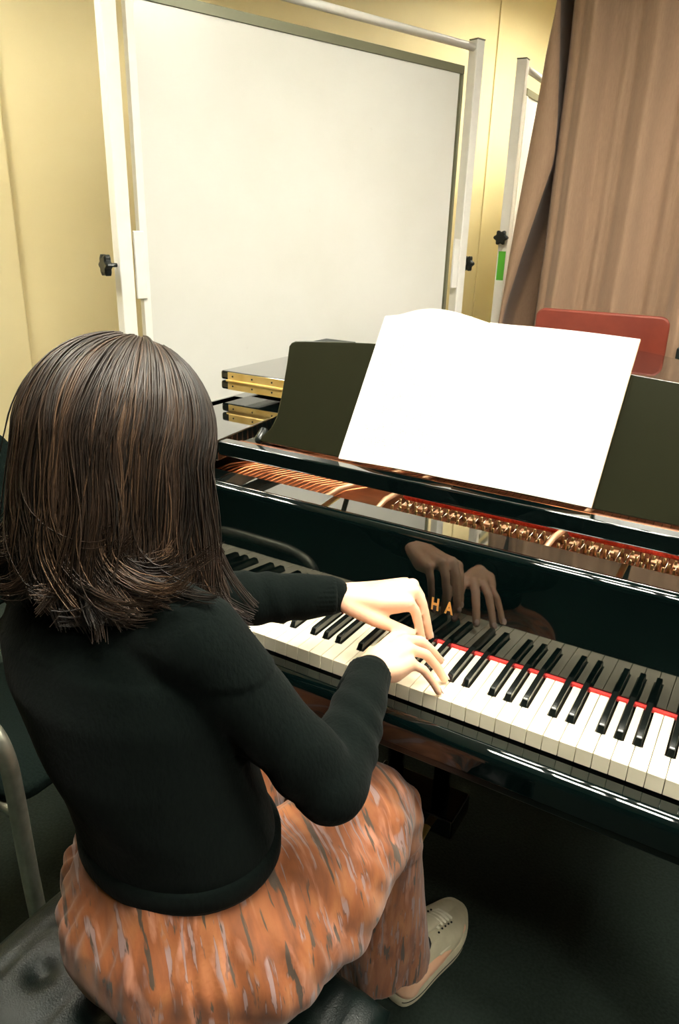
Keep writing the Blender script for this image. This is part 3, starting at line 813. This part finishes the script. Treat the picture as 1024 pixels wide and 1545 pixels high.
# legs, pelvis and trunk (dressed below)
bm.rings_z([(.49, -.06, -.37, .13, .11), (.53, -.06, -.37, .155, .125)]+[(z, x, y, a_*.93, b2*.92) for z, x, y, a_, b2 in TOR], 28)
for H_, K_, A_ in ((HIPR, KR, AR), (HIPL, KL, AL)):
    bm.tube([H_, H_*.5+K_*.5, K_], [.082, .070, .055], 18); bm.tube([K_, K_*.66+A_*.34+V3((0, -.015, 0)), A_], [.053, .048, .034], 18)
    bm.tube([A_, A_+V3((.004, -.02, -.045))], [.033, .030], 14)
    bm.tube([A_+V3((0, -.015, -.035)), A_+V3((.018, .07, -.045)), A_+V3((.035, .155, -.055))], [.030, .028, .020], 14, flat=(.8, 1.2))
# arms
for S_, E_, W_ in ((SR, ER, WR), (SL, EL, WL)):
    bm.tube([S_, S_*.5+E_*.5, E_], [.042, .036, .031], 16); bm.tube([E_, E_*.6+W_*.4, W_], [.033, .031, .022], 16)
# right hand: pressed on the keys, fingers spread
dR = V3((.24, .965, .0)).normalized(); sR = V3((-.965, .24, 0)).normalized()
mR = [V3((.034, .010, .802)), V3((.052, .008, .805)), V3((.068, -.004, .800)), V3((.078, -.022, .789))]
tR = [V3((.049, .078, .7475)), V3((.089, .071, .7475)), V3((.112, .040, .7385)), V3((.118, .004, .7375))]
thR = [WR+V3((-.012, .018, -.008)), V3((.012, -.020, .782)), V3((.006, .014, .764)), V3((.016, .042, .7400))]
hand(bm, WR, dR, sR, mR, tR, thR, bend=.015)
# left hand crossing over it, palm down, fingers dropped to the keys
dL = V3((.83, .56, 0)).normalized(); sL = V3((.56, -.83, 0)).normalized()
mL = [V3((.034, .056, .843)), V3((.032, .079, .854)), V3((.020, .098, .854)), V3((.000, .112, .845))]
tL = [V3((.054, .072, .775)), V3((.058, .094, .773)), V3((.046, .114, .773)), V3((.022, .127, .774))]
thL = [WL+V3((.020, -.010, -.008)), V3((-.004, .018, .818)), V3((.022, .034, .806)), V3((.044, .050, .794))]
hand(bm, WL, dL, sL, mL, tL, thL, bend=.016)
# neck and head
HC = V3((-.196, -.300, 1.160))
hm = Matrix.Rotation(math.radians(-8), 3, 'Z') @ Matrix.Rotation(math.radians(-22), 3, 'X') @ Matrix.Rotation(math.radians(-4), 3, 'Y')
def hp(x, y, z): return HC+hm @ V3((x, y, z))
bm.tube([V3((-.184, -.352, .97)), V3((-.188, -.338, 1.04)), hp(0, -.015, -.05)], [.056, .049, .052], 18)
h4 = hm
bm.ell(hp(0, -.012, .020), (.073, .090, .092), h4, 28, 20)
bm.ell(hp(0, .020, -.030), (.060, .070, .078), h4, 24, 18)
bm.ell(hp(0, .052, -.082), (.034, .034, .026), h4)                      # chin
for s in (-1, 1):
    bm.ell(hp(s*.046, -.002, -.055), (.022, .045, .035), h4)            # jaw
    bm.ell(hp(s*.036, .058, -.028), (.021, .020, .018), h4)             # cheek
    bm.ell(hp(s*.077, -.010, -.012), (.008, .016, .030), h4)            # ear
    bm.ell(hp(s*.030, .076, .018), (.022, .010, .006), h4)              # brow
bm.tube([hp(0, .084, .010), hp(0, .098, -.018), hp(0, .106, -.034)], [.008, .0095, .011], 12)
for s in (-1, 1): bm.ell(hp(s*.010, .096, -.036), (.007, .008, .006), h4)
bm.tube([hp(-.018, .084, -.058), hp(0, .093, -.056), hp(.018, .084, -.058)], [.004, .006, .004], 10)
bm.tube([hp(-.016, .083, -.064), hp(0, .091, -.066), hp(.016, .083, -.064)], [.004, .0065, .004], 10)
bmesh_body = remesh(bm, .0034, 3, .45)
person = link('person', bmesh_body, M['skin'], None, smooth=True)
tag(person, 'seated person with shoulder length brown hair, black sweater and orange trousers playing the piano', 'person')
for s in (-1, 1):
    e = MB().ell(hp(s*.030, .071, .002), (.0135, .012, .0125), h4).build('eye', M['eye'], person, smooth=True)
    MB().ell(hp(s*.030, .0805, .000), (.006, .003, .006), h4).build('iris', M['iris'], e, smooth=True)
MB().tube([hp(-.019, .087, -.059), hp(-.006, .0965, -.056), hp(.006, .0965, -.056), hp(.019, .087, -.059)], [.002, .0045, .0045, .002], 10).tube([hp(-.017, .086, -.064), hp(0, .0955, -.067), hp(.017, .086, -.064)], [.002, .005, .002], 10).build('lips', M['lip'], person, smooth=True)
# finger nails
def nail(t, m, r=.0062):
    f = (t-m); f.z = min(f.z, -.01); f.normalize(); up = V3((0, 0, 1)); up = (up-f*up.dot(f)).normalized(); sd = f.cross(up)
    mtx = Matrix((sd, f, up)).transposed()
    MB().ell(t-f*.001+up*.0058, (.0052, .0068, .0018), mtx, 14, 8).build('finger_nail', M['nail'], person, smooth=True)
for m_, t_ in list(zip(mR, tR))+list(zip(mL, tL)):
    nail(t_, m_*.25+t_*.75+V3((0, 0, .012)))

# sweater: trunk, sleeves, hem, cuffs
sw = MB()
def scl(L, g): return [(z, x, y, a_+g, b2+g) for z, x, y, a_, b2 in L]
T2 = [(.652, -.086, -.356, .132, .108), (.68, -.088, -.358, .137, .111), (.72, -.098, -.362, .136, .111), (.80, -.125, -.372, .146, .114), (.88, -.152, -.371, .160, .112), (.925, -.168, -.364, .166, .102), (.960, -.180, -.357, .150, .084), (.985, -.184, -.350, .104, .066), (1.008, -.185, -.345, .072, .058), (1.020, -.186, -.342, .066, .055)]
sw.rings_z(T2, 36)
for S_, E_, W_, sg in ((SR, ER, WR, 1), (SL, EL, WL, -1)):
    a0 = V3((-.185, -.357, .955)); d_ = (W_-E_).normalized()
    end = W_-d_*.014
    sw.tube([a0+(S_-a0)*.35, S_, S_*.78+E_*.22], [.066, .0565, .052], 18)
    sw.tube([S_, S_*.5+E_*.5, E_], [.0545, .048, .0445], 18)
    sw.tube([E_, E_*.68+end*.32+V3((0, 0, -.004)), E_*.32+end*.68, end], [.0455, .044, .0385, .0315], 18)
def knit_disp(co, no):
    out = co.copy()
    for S_, E_, W_ in ((SR, ER, WR), (SL, EL, WL)):
        E = np.array(E_); W = np.array(W_); S = np.array(S_)
        for A, B, f, am, ctr in ((E, W, 62, .0016, .45), (S, E, 50, .0024, .85)):
            ax = B-A; L = np.linalg.norm(ax); ax = ax/L
            t = (co-A) @ ax; r = np.linalg.norm((co-A)-t[:, None]*ax, axis=1)
            m = np.exp(-((t/L-ctr)/.5)**2)*(r < .062)*(t > -.02)*(t < L*.93)
            side = (co @ np.array([3., 5., 2.]))*2.2
            out += no*(am*m*np.sin(t*f*1.35+2.0*np.sin(side*3.1)+side*2))[:, None]
    # soft drape on the back and at the under-arm
    tors = (co[:, 2] < .93)*(co[:, 2] > .68)
    out += no*(.0030*tors*np.clip((co[:, 2]-.68)/.06, 0, 1)*np.sin(co[:, 0]*28+co[:, 2]*36+1.5*np.sin(co[:, 2]*19))*np.sin(co[:, 2]*17+1))[:, None]
    return out
swm = remesh(sw, .0055, 6, .5, knit_disp)
sweater = link('sweater', swm, M['knit'], person, smooth=True, label='black long sleeved knit sweater')
hem = MB()
for z0_, g in ((0, 0),):
    rr = []
    for (z, g_) in ((.645, -.004), (.642, .004), (.650, .0075), (.672, .0075), (.676, .003), (.676, -.01), (.645, -.012)):
        rr.append([(-.086+(.1335+g_)*math.cos(t), -.356+(.1095+g_)*math.sin(t), z) for t in np.linspace(0, 2*PI, 64, endpoint=False)])
    hem.loft(rr, closed=False)
hem.build('hem_band', M['knit'], sweater, smooth=True)
for E_, W_ in ((ER, WR), (EL, WL)):
    d_ = (W_-E_).normalized(); c0 = W_-d_*.062; c1 = W_-d_*.010
    u_ = d_.cross(V3((0, 0, 1))).normalized(); v_ = u_.cross(d_); rr = []
    for (t, r) in ((0, .030), (.04, .0345), (.3, .0338), (.9, .0318), (1.0, .0312), (1.02, .0290), (.9, .0262)):
        ctr = c0+(c1-c0)*t
        rr.append([ctr+(u_*math.cos(a_)*1.04+v_*math.sin(a_)*.96)*(r*(1+.012*math.cos(26*a_))) for a_ in np.linspace(0, 2*PI, 104, endpoint=False)])
    MB().loft(rr, closed=False).build('cuff', M['knit'], sweater, smooth=True)

# trousers: wide printed cloth from the waist over the bench to the ankles
tb = MB()
tb.rings_z([(.470, -.050, -.372, .140, .112), (.490, -.050, -.376, .164, .132), (.53, -.054, -.380, .174, .142), (.58, -.064, -.376, .166, .138), (.63, -.078, -.366, .132, .110), (.67, -.086, -.358, .116, .094), (.70, -.09, -.360, .114, .092)], 36, 2.2)
tb.tube([HIPR+V3((.02, -.02, -.008)), V3((.048, -.24, .545)), V3((.052, -.13, .546)), KR+V3((-.004, -.010, .008))], [.100, .096, .088, .076], 22, flat=(.88, 1.1), up=(0, 0, 1))
tb.tube([HIPL+V3((-.01, -.02, -.008)), V3((-.165, -.20, .545)), KL+V3((0, 0, .01))], [.105, .098, .082], 22, flat=(.9, 1.08), up=(0, 0, 1))
tb.tube([KR+V3((.006, .0, .004)), V3((.044, -.040, .42)), V3((.048, -.022, .28)), V3((.050, .000, .155))], [.080, .084, .090, .096], 24, False, flat=(1.0, 1.0))
tb.tube([KL, V3((-.215, .01, .40)), V3((-.210, .03, .26)), V3((-.205, .045, .135))], [.080, .087, .095, .102], 24, False)
def cloth_disp(co, no):
    out = co.copy(); x, y, z = co.T
    thigh = (z > .45)*(y < .03)
    # diagonal drag folds over hip and thigh
    w1 = np.sin((x*.9-y*.55+z*.35)*46+1.3*np.sin(y*13+x*7)); w2 = np.sin((x*.35+y*.45+z*.9)*58+1.5*np.sin(x*17+y*9)+1.)
    hip = np.exp(-((y+.30)/.16)**2)
    out += no*(thigh*(.0050*w1*(.40+.60*hip)+.0055*np.abs(w2)*hip+.0030*np.sin(x*70+z*55+2*np.sin(y*21))*hip))[:, None]
    # gathers below the waist
    ang = np.arctan2(y+.37, x+.07); g = np.exp(-((z-.585)/.035)**2)*(y < -.1)*np.clip((.64-z)/.02, 0, 1)
    out += no*(.0030*g*np.sin(ang*34+1.5*np.sin(ang*9)))[:, None]
    # long falls down the lower leg, growing toward the hem
    for cx_, cy_ in ((.056, -.01), (-.212, .02)):
        leg = (np.hypot(x-cx_, y-cy_) < .16)*(z < .50)
        a2 = np.arctan2(y-cy_, x-cx_); am = np.clip((.52-z)/.38, 0, 1)
        out += no*(leg*(.0055*am*np.sin(a2*5+z*9)+.0015*am*np.sin(a2*11-z*14)))[:, None]
    kn = np.exp(-(np.linalg.norm(co-np.array([.06, -.05, .50]), axis=1)/.09)**2)
    out += no*(.0025*kn*np.sin((z*1.3+y)*85+2*np.sin(x*40)))[:, None]
    return out
tm = remesh(tb, .0058, 7, .5, cloth_disp)
n_ = len(tm.vertices); co_ = np.empty(n_*3); tm.vertices.foreach_get('co', co_); co_ = co_.reshape(-1, 3)
# cloth coordinates: v along the leg/hip, u around it
x_, y_, z_ = co_.T
legm = np.clip((.50-z_)/.05, 0, 1)
v_th = np.hypot(x_+.06, y_+.42)*1.0+.0; u_th = np.arctan2(y_+.46, x_+.06)*.22+z_*.5
v_th = x_*.85+y_*.55; u_th2 = -x_*.5+y_*.85+z_*.9
u_lg = np.arctan2(y_-.01, x_-.056)*.12
uvv = np.stack([np.where(legm > .5, z_*1.0+2., z_*1.0-x_*.55+y_*.15), np.where(legm > .5, u_lg*1.4, y_*.95+x_*.65)], -1)
uvl = tm.uv_layers.new(name='UVMap'); li = np.empty(len(tm.loops), dtype=np.int32); tm.loops.foreach_get('vertex_index', li)
uvl.data.foreach_set('uv', (uvv[li]*3.0).astype(np.float32).ravel())
trousers = link('trousers', tm, M['trouser'], person, smooth=True, label='wide orange trousers with streaky violet and dark print')

# sneakers
def shoe(A_, yaw, right=True):
    """A_ heel point on the floor"""
    m4 = Matrix.Translation(A_) @ Matrix.Rotation(yaw, 4, 'Z')
    L = .255
    def width(t): return .034+.014*math.sin(PI*min(1, t*.9+.1))**.8 if t < .35 else .036+.013*math.sin(PI*(t-.1)/.9*.86)**.7
    def plan(k, g=0.):
        pts = []
        for i in range(72):
            a_ = 2*PI*i/72; c, s = math.cos(a_), math.sin(a_)
            t = .5-.5*c
            w_ = (.037+.018*math.exp(-((t-.70)/.30)**2))+.004*math.exp(-((t-.10)/.2)**2)
            yy = L*t; xx = (w_+g)*math.copysign(abs(s)**.62, s)
            yy += g*(-c)
            xx += .010*math.sin(PI*t*.9)*(1 if not right else -1)*.4
            pts.append(V3((xx, yy, 0)))
        return pts
    so = []
    for z, g in ((0, -.004), (.004, .002), (.016, .004), (.026, .003), (.032, .000)):
        so.append([m4 @ (p+V3((0, 0, z+(.006*max(0, (p.y/L-.75)/.25)**2)))) for p in plan(0, g)])
    # upper: rings of rising height
    up = []
    def top(t):                                                     # height of the upper along the shoe
        return float(np.interp(t, [0, .08, .2, .34, .46, .60, .74, .88, 1.], [.098, .102, .086, .088, .100, .082, .060, .050, .040]))
    base = plan(0, -.002)
    ns = 7
    for k in range(ns+1):
        f = k/ns; ring = []
        for p in base:
            t = min(1, max(0, p.y/L)); h = top(t); c = math.cos(f*PI/2); shrink = (1-.0*f)
            if t < .42: xx = p.x*(1-.34*f**1.5); yy = p.y+(.010*f*(1-t/.42) if t < .1 else 0)
            else: 
                q = min(1, (t-.42)/.25); xx = p.x*(1-.34*f**1.5-(.40+.22*q)*max(0, f-.35)/.65*1.0); yy = .42*L+(p.y-.42*L)*(1-.16*f**2)
            ring.append(m4 @ V3((xx, yy, .028+(h-.028)*math.sin(f*PI/2)**.9)))
        up.append(ring)
    s = MB().loft(so).build('shoe', M['sole'], person, smooth=False, bevel=.0015, label='cream low sneaker with thick sole' if right else None)
    MB().loft(up).build('upper', M['shoe'], s, smooth=True)
    # line round the sole, toe cap seam and side stitches
    MB().tube([m4 @ (p+V3((0, 0, .0175))) for p in plan(0, .0035)[2:-1]], .0012, 6, False).build('sole_seam', M['lining'], s, smooth=True)
    # collar lining
    co2 = []
    for k, (rx, zz) in enumerate(((.029, .094), (.026, .100), (.020, .104))):
        co2.append([m4 @ V3((rx*math.cos(a_), .058+.048*math.sin(a_)*(1-k*.12), zz-.004*math.sin(a_))) for a_ in np.linspace(0, 2*PI, 28, endpoint=False)])
    MB().loft(co2).build('collar_lining', M['lining'], s, smooth=True)
    MB().tube([m4 @ V3((0, .098, .112)), m4 @ V3((0, .125, .103)), m4 @ V3((0, .160, .084))], [.016, .0175, .015], 14, True, flat=(.35, 1.0)).build('tongue', M['shoe'], s, smooth=True)
    la_ = MB()
    for k in range(5):
        t = .44+.055*k; y0 = L*t; zz = top(t)+.0085; wdt = .019
        MB().tube([m4 @ V3((-wdt, y0, zz-.008)), m4 @ V3((-.5*wdt, y0+.004, zz)), m4 @ V3((.5*wdt, y0+.006, zz)), m4 @ V3((wdt, y0+.010, zz-.008))], .0026, 8, True, flat=(.6, 1.4)).build('lace', M['lace'], s, smooth=True)
        for sg in (-1, 1):
            MB().ell(m4 @ V3((sg*(wdt+.005), y0+.002, zz-.0095)), (.0023, .0023, .0018), None, 10, 6).build('eyelet', M['lining'], s, smooth=True)
    # overlay panels
    for sg in (-1, 1):
        MB().tube([m4 @ V3((sg*.0385, L*.40, .060)), m4 @ V3((sg*.041, L*.55, .052)), m4 @ V3((sg*.043, L*.70, .036))], [.0020, .0020, .0015], 8).build('side_stripe', M['lace'], s, smooth=True)
    return s
shoe(V3((.083, .018, 0)), math.radians(-5.5), True)
shoe(V3((-.207, .022, 0)), math.radians(3), False)

# hair: dark mass and a few thousand strands in waving locks that end in hooked curls
HCr = HC+V3((.006, -.006, .002))
A3 = np.array([.101, .116, .110])
hmn = np.array(hm)
def hair_path(az, psi0, layer, L, curl, wav, ph, M_=30, jit=0.):
    """az azimuth (0 = face direction, positive to the right); returns points from crown to tip"""
    t = np.linspace(0, 1, M_); tot = L
    arc = 1.25; psi_end = math.radians(97)
    s = t*tot; arcL = .185
    out = np.zeros((M_, 3))
    dirx, diry = math.sin(az), math.cos(az)
    # down the skull
    on = s < arcL
    ps = psi0+(psi_end-psi0)*np.clip(s/arcL, 0, 1)
    rx = A3[0]*layer; ry = A3[1]*layer; rz = A3[2]*layer
    px = rx*np.sin(ps)*dirx; py = ry*np.sin(ps)*diry; pz = rz*np.cos(ps)
    loc = np.stack([px, py, pz], -1)
    pts = loc @ hmn.T
    # hang straight down after that
    ex = np.clip(s-arcL, 0, None)
    pts[:, 2] -= ex
    d = np.clip(ex/.20, 0, 1.3)
    # widen a little at the sides, tuck in toward the nape at the back, sit on the shoulders
    out_dir = np.array([dirx, diry*.55, 0.])
    pts += (d*((.010 if dirx > 0 else .030) if diry > -.5 else .016))[:, None]*out_dir*layer
    pts[:, 1] -= .028*d*(diry < .2)
    tang = np.array([diry, -dirx, 0.])
    k = np.clip(s/tot, 0, 1)
    pts += (wav*np.sin(s*30+ph)*k**1.3)[:, None]*tang + (wav*.7*np.cos(s*24+ph*1.7)*k**1.4)[:, None]*out_dir
    # hooked ends
    Lc, phm, hx, hy = curl
    if phm > 0:
        sc_ = np.clip(s-(tot-Lc), 0, None); phi = sc_/Lc*phm; Rr = Lc/phm
        h = Rr*(1-np.cos(phi)); pts[:, 0] += h*hx; pts[:, 1] += h*hy; pts[:, 2] += sc_-Rr*np.sin(phi)
    return pts+np.array(HCr)
def build_hair():
    verts = []; faces = []; tone = []
    SEG = 4; MP = 30
    rng = RNG; base = 0
    ncl = 210
    for c in range(ncl):
        u = rng.random()
        az = math.radians(48+(312-48)*((c+rng.random()*.9)/ncl)) if c < 150 else math.radians(70+220*rng.random())
        if az > PI: az -= 2*PI
        lay = .93+.10*rng.random() if c < 150 else .99+.05*rng.random()
        L = .366+.050*rng.random()-.012*abs(math.cos(az))
        big = rng.random() < .45
        Lc = .075+.075*rng.random() if big else .05+.05*rng.random()
        phm = (1.5+1.0*rng.random()) if big else (.35+.8*rng.random())
        sg = 1 if rng.random() < .86 else -1
        if -2.6 < az < -.9 and rng.random() < .5: sg = -1
        bta = .55+rng.normal(0, .35)
        if 0 < az < 1.9: phm *= .5; Lc *= .8
        if big: L += .03
        curl = (Lc, phm, sg*math.cos(bta), sg*math.sin(bta))
        wav = .004+.010*rng.random(); ph = rng.random()*6.28
        tn = np.clip(rng.normal(.34, .30), .0, 1)
        psi0 = math.radians(4+22*rng.random())
        for q in range(24):
            da = rng.normal(0, .075); dl = rng.normal(0, .012)
            P = hair_path(az+da, psi0+rng.normal(0, .03), lay+dl, L+rng.normal(0, .007), (curl[0]*(1+rng.normal(0, .07)), curl[1]*(1+rng.normal(0, .07)), curl[2], curl[3]), wav, ph+rng.normal(0, .25), MP)
            # gather toward the lock's centre at the tip
            if q == 0: P0c = P
            g = np.linspace(0, 1, MP)**2*.55
            P = P*(1-g[:, None])+P0c*g[:, None]+ (rng.normal(0, .0022, 3)*np.linspace(.2, 1, MP)[:, None])
            if rng.random() < .06: P += (rng.normal(0, .010, 3)*np.linspace(0, 1, MP)[:, None]**1.5)
            T = np.gradient(P, axis=0); T /= np.linalg.norm(T, axis=1)[:, None]+1e-9
            ref = np.array([.3, .5, .8]); N = np.cross(T, ref); N /= np.linalg.norm(N, axis=1)[:, None]+1e-9; B = np.cross(T, N)
            rad = (.00115*(1-.65*np.linspace(0, 1, MP)**2))[:, None]
            ring = np.stack([P+N*rad, P+B*rad, P-N*rad, P-B*rad], 1).reshape(-1, 3)
            verts.append(ring); tv = np.clip(tn+rng.normal(0, .12), 0, 1); tone.append(np.full(MP*SEG, tv, np.float32))
            i = np.arange(MP-1)[:, None]*SEG; j = np.arange(SEG)[None]; j2 = (j+1) % SEG
            f = np.stack([i+j, i+j2, i+SEG+j2, i+SEG+j], -1).reshape(-1, 4)+base
            faces.append(f); base += MP*SEG
    Vv = np.concatenate(verts).astype(np.float32); Ff = np.concatenate(faces).astype(np.int32); Tt = np.concatenate(tone)
    me = bpy.data.meshes.new('hair'); me.vertices.add(len(Vv)); me.vertices.foreach_set('co', Vv.ravel())
    me.loops.add(Ff.size); me.loops.foreach_set('vertex_index', Ff.ravel())
    me.polygons.add(len(Ff)); me.polygons.foreach_set('loop_start', np.arange(0, Ff.size, 4, dtype=np.int32))
    me.update(calc_edges=True); me.validate()
    at = me.attributes.new('tone', 'FLOAT', 'POINT'); at.data.foreach_set('value', Tt)
    return link('hair', me, M['hair'], person, smooth=True, label='shoulder length wavy brown hair')
hair = build_hair()
# the mass under the strands
hmz = MB(); rr = []
azs = [math.radians(a_) for a_ in np.linspace(60, 300, 40)]
rows = [[hair_path(a_ if a_ <= PI else a_-2*PI, math.radians(3), .90, .345, (.05, 0, 0, 0), .002, a_*3, 24)[k] for a_ in azs] for k in range(24)]
P = np.array(rows); me = grid_mesh('hair_mass', P)
hu = link('hair_mass', me, M['hair_under'], hair, smooth=True); sd = hu.modifiers.new('s', 'SOLIDIFY'); sd.thickness = .012; sd.offset = 0


# ------------------------------------------------------------------ light and camera
w = bpy.data.worlds.new('world'); SC.world = w; w.use_nodes = True
w.node_tree.nodes['Background'].inputs['Color'].default_value = (.05, .10, .08, 1)
w.node_tree.nodes['Background'].inputs['Strength'].default_value = .3

C = Vector((.4596, -.8970, 1.395)); yaw, pit, rol = -.5306, .368, .032
F = Vector((math.sin(yaw)*math.cos(pit), math.cos(yaw)*math.cos(pit), -math.sin(pit)))
r0 = Vector((math.cos(yaw), -math.sin(yaw), 0)); u0 = r0.cross(F)
R = r0*math.cos(rol)+u0*math.sin(rol); U = -r0*math.sin(rol)+u0*math.cos(rol)
cam = bpy.data.cameras.new('camera'); co = bpy.data.objects.new('camera', cam); COL.objects.link(co)
co.matrix_world = Matrix(((R.x, U.x, -F.x, C.x), (R.y, U.y, -F.y, C.y), (R.z, U.z, -F.z, C.z), (0, 0, 0, 1)))
cam.sensor_fit = 'VERTICAL'; cam.sensor_height = 36; cam.lens = 36*1102/1545; cam.clip_start = .02
SC.camera = co
SC.view_settings.view_transform = 'Standard'; SC.view_settings.look = 'None'; SC.view_settings.gamma = 1
SC.view_settings.exposure = 1.2
SC.cycles.max_bounces = 8
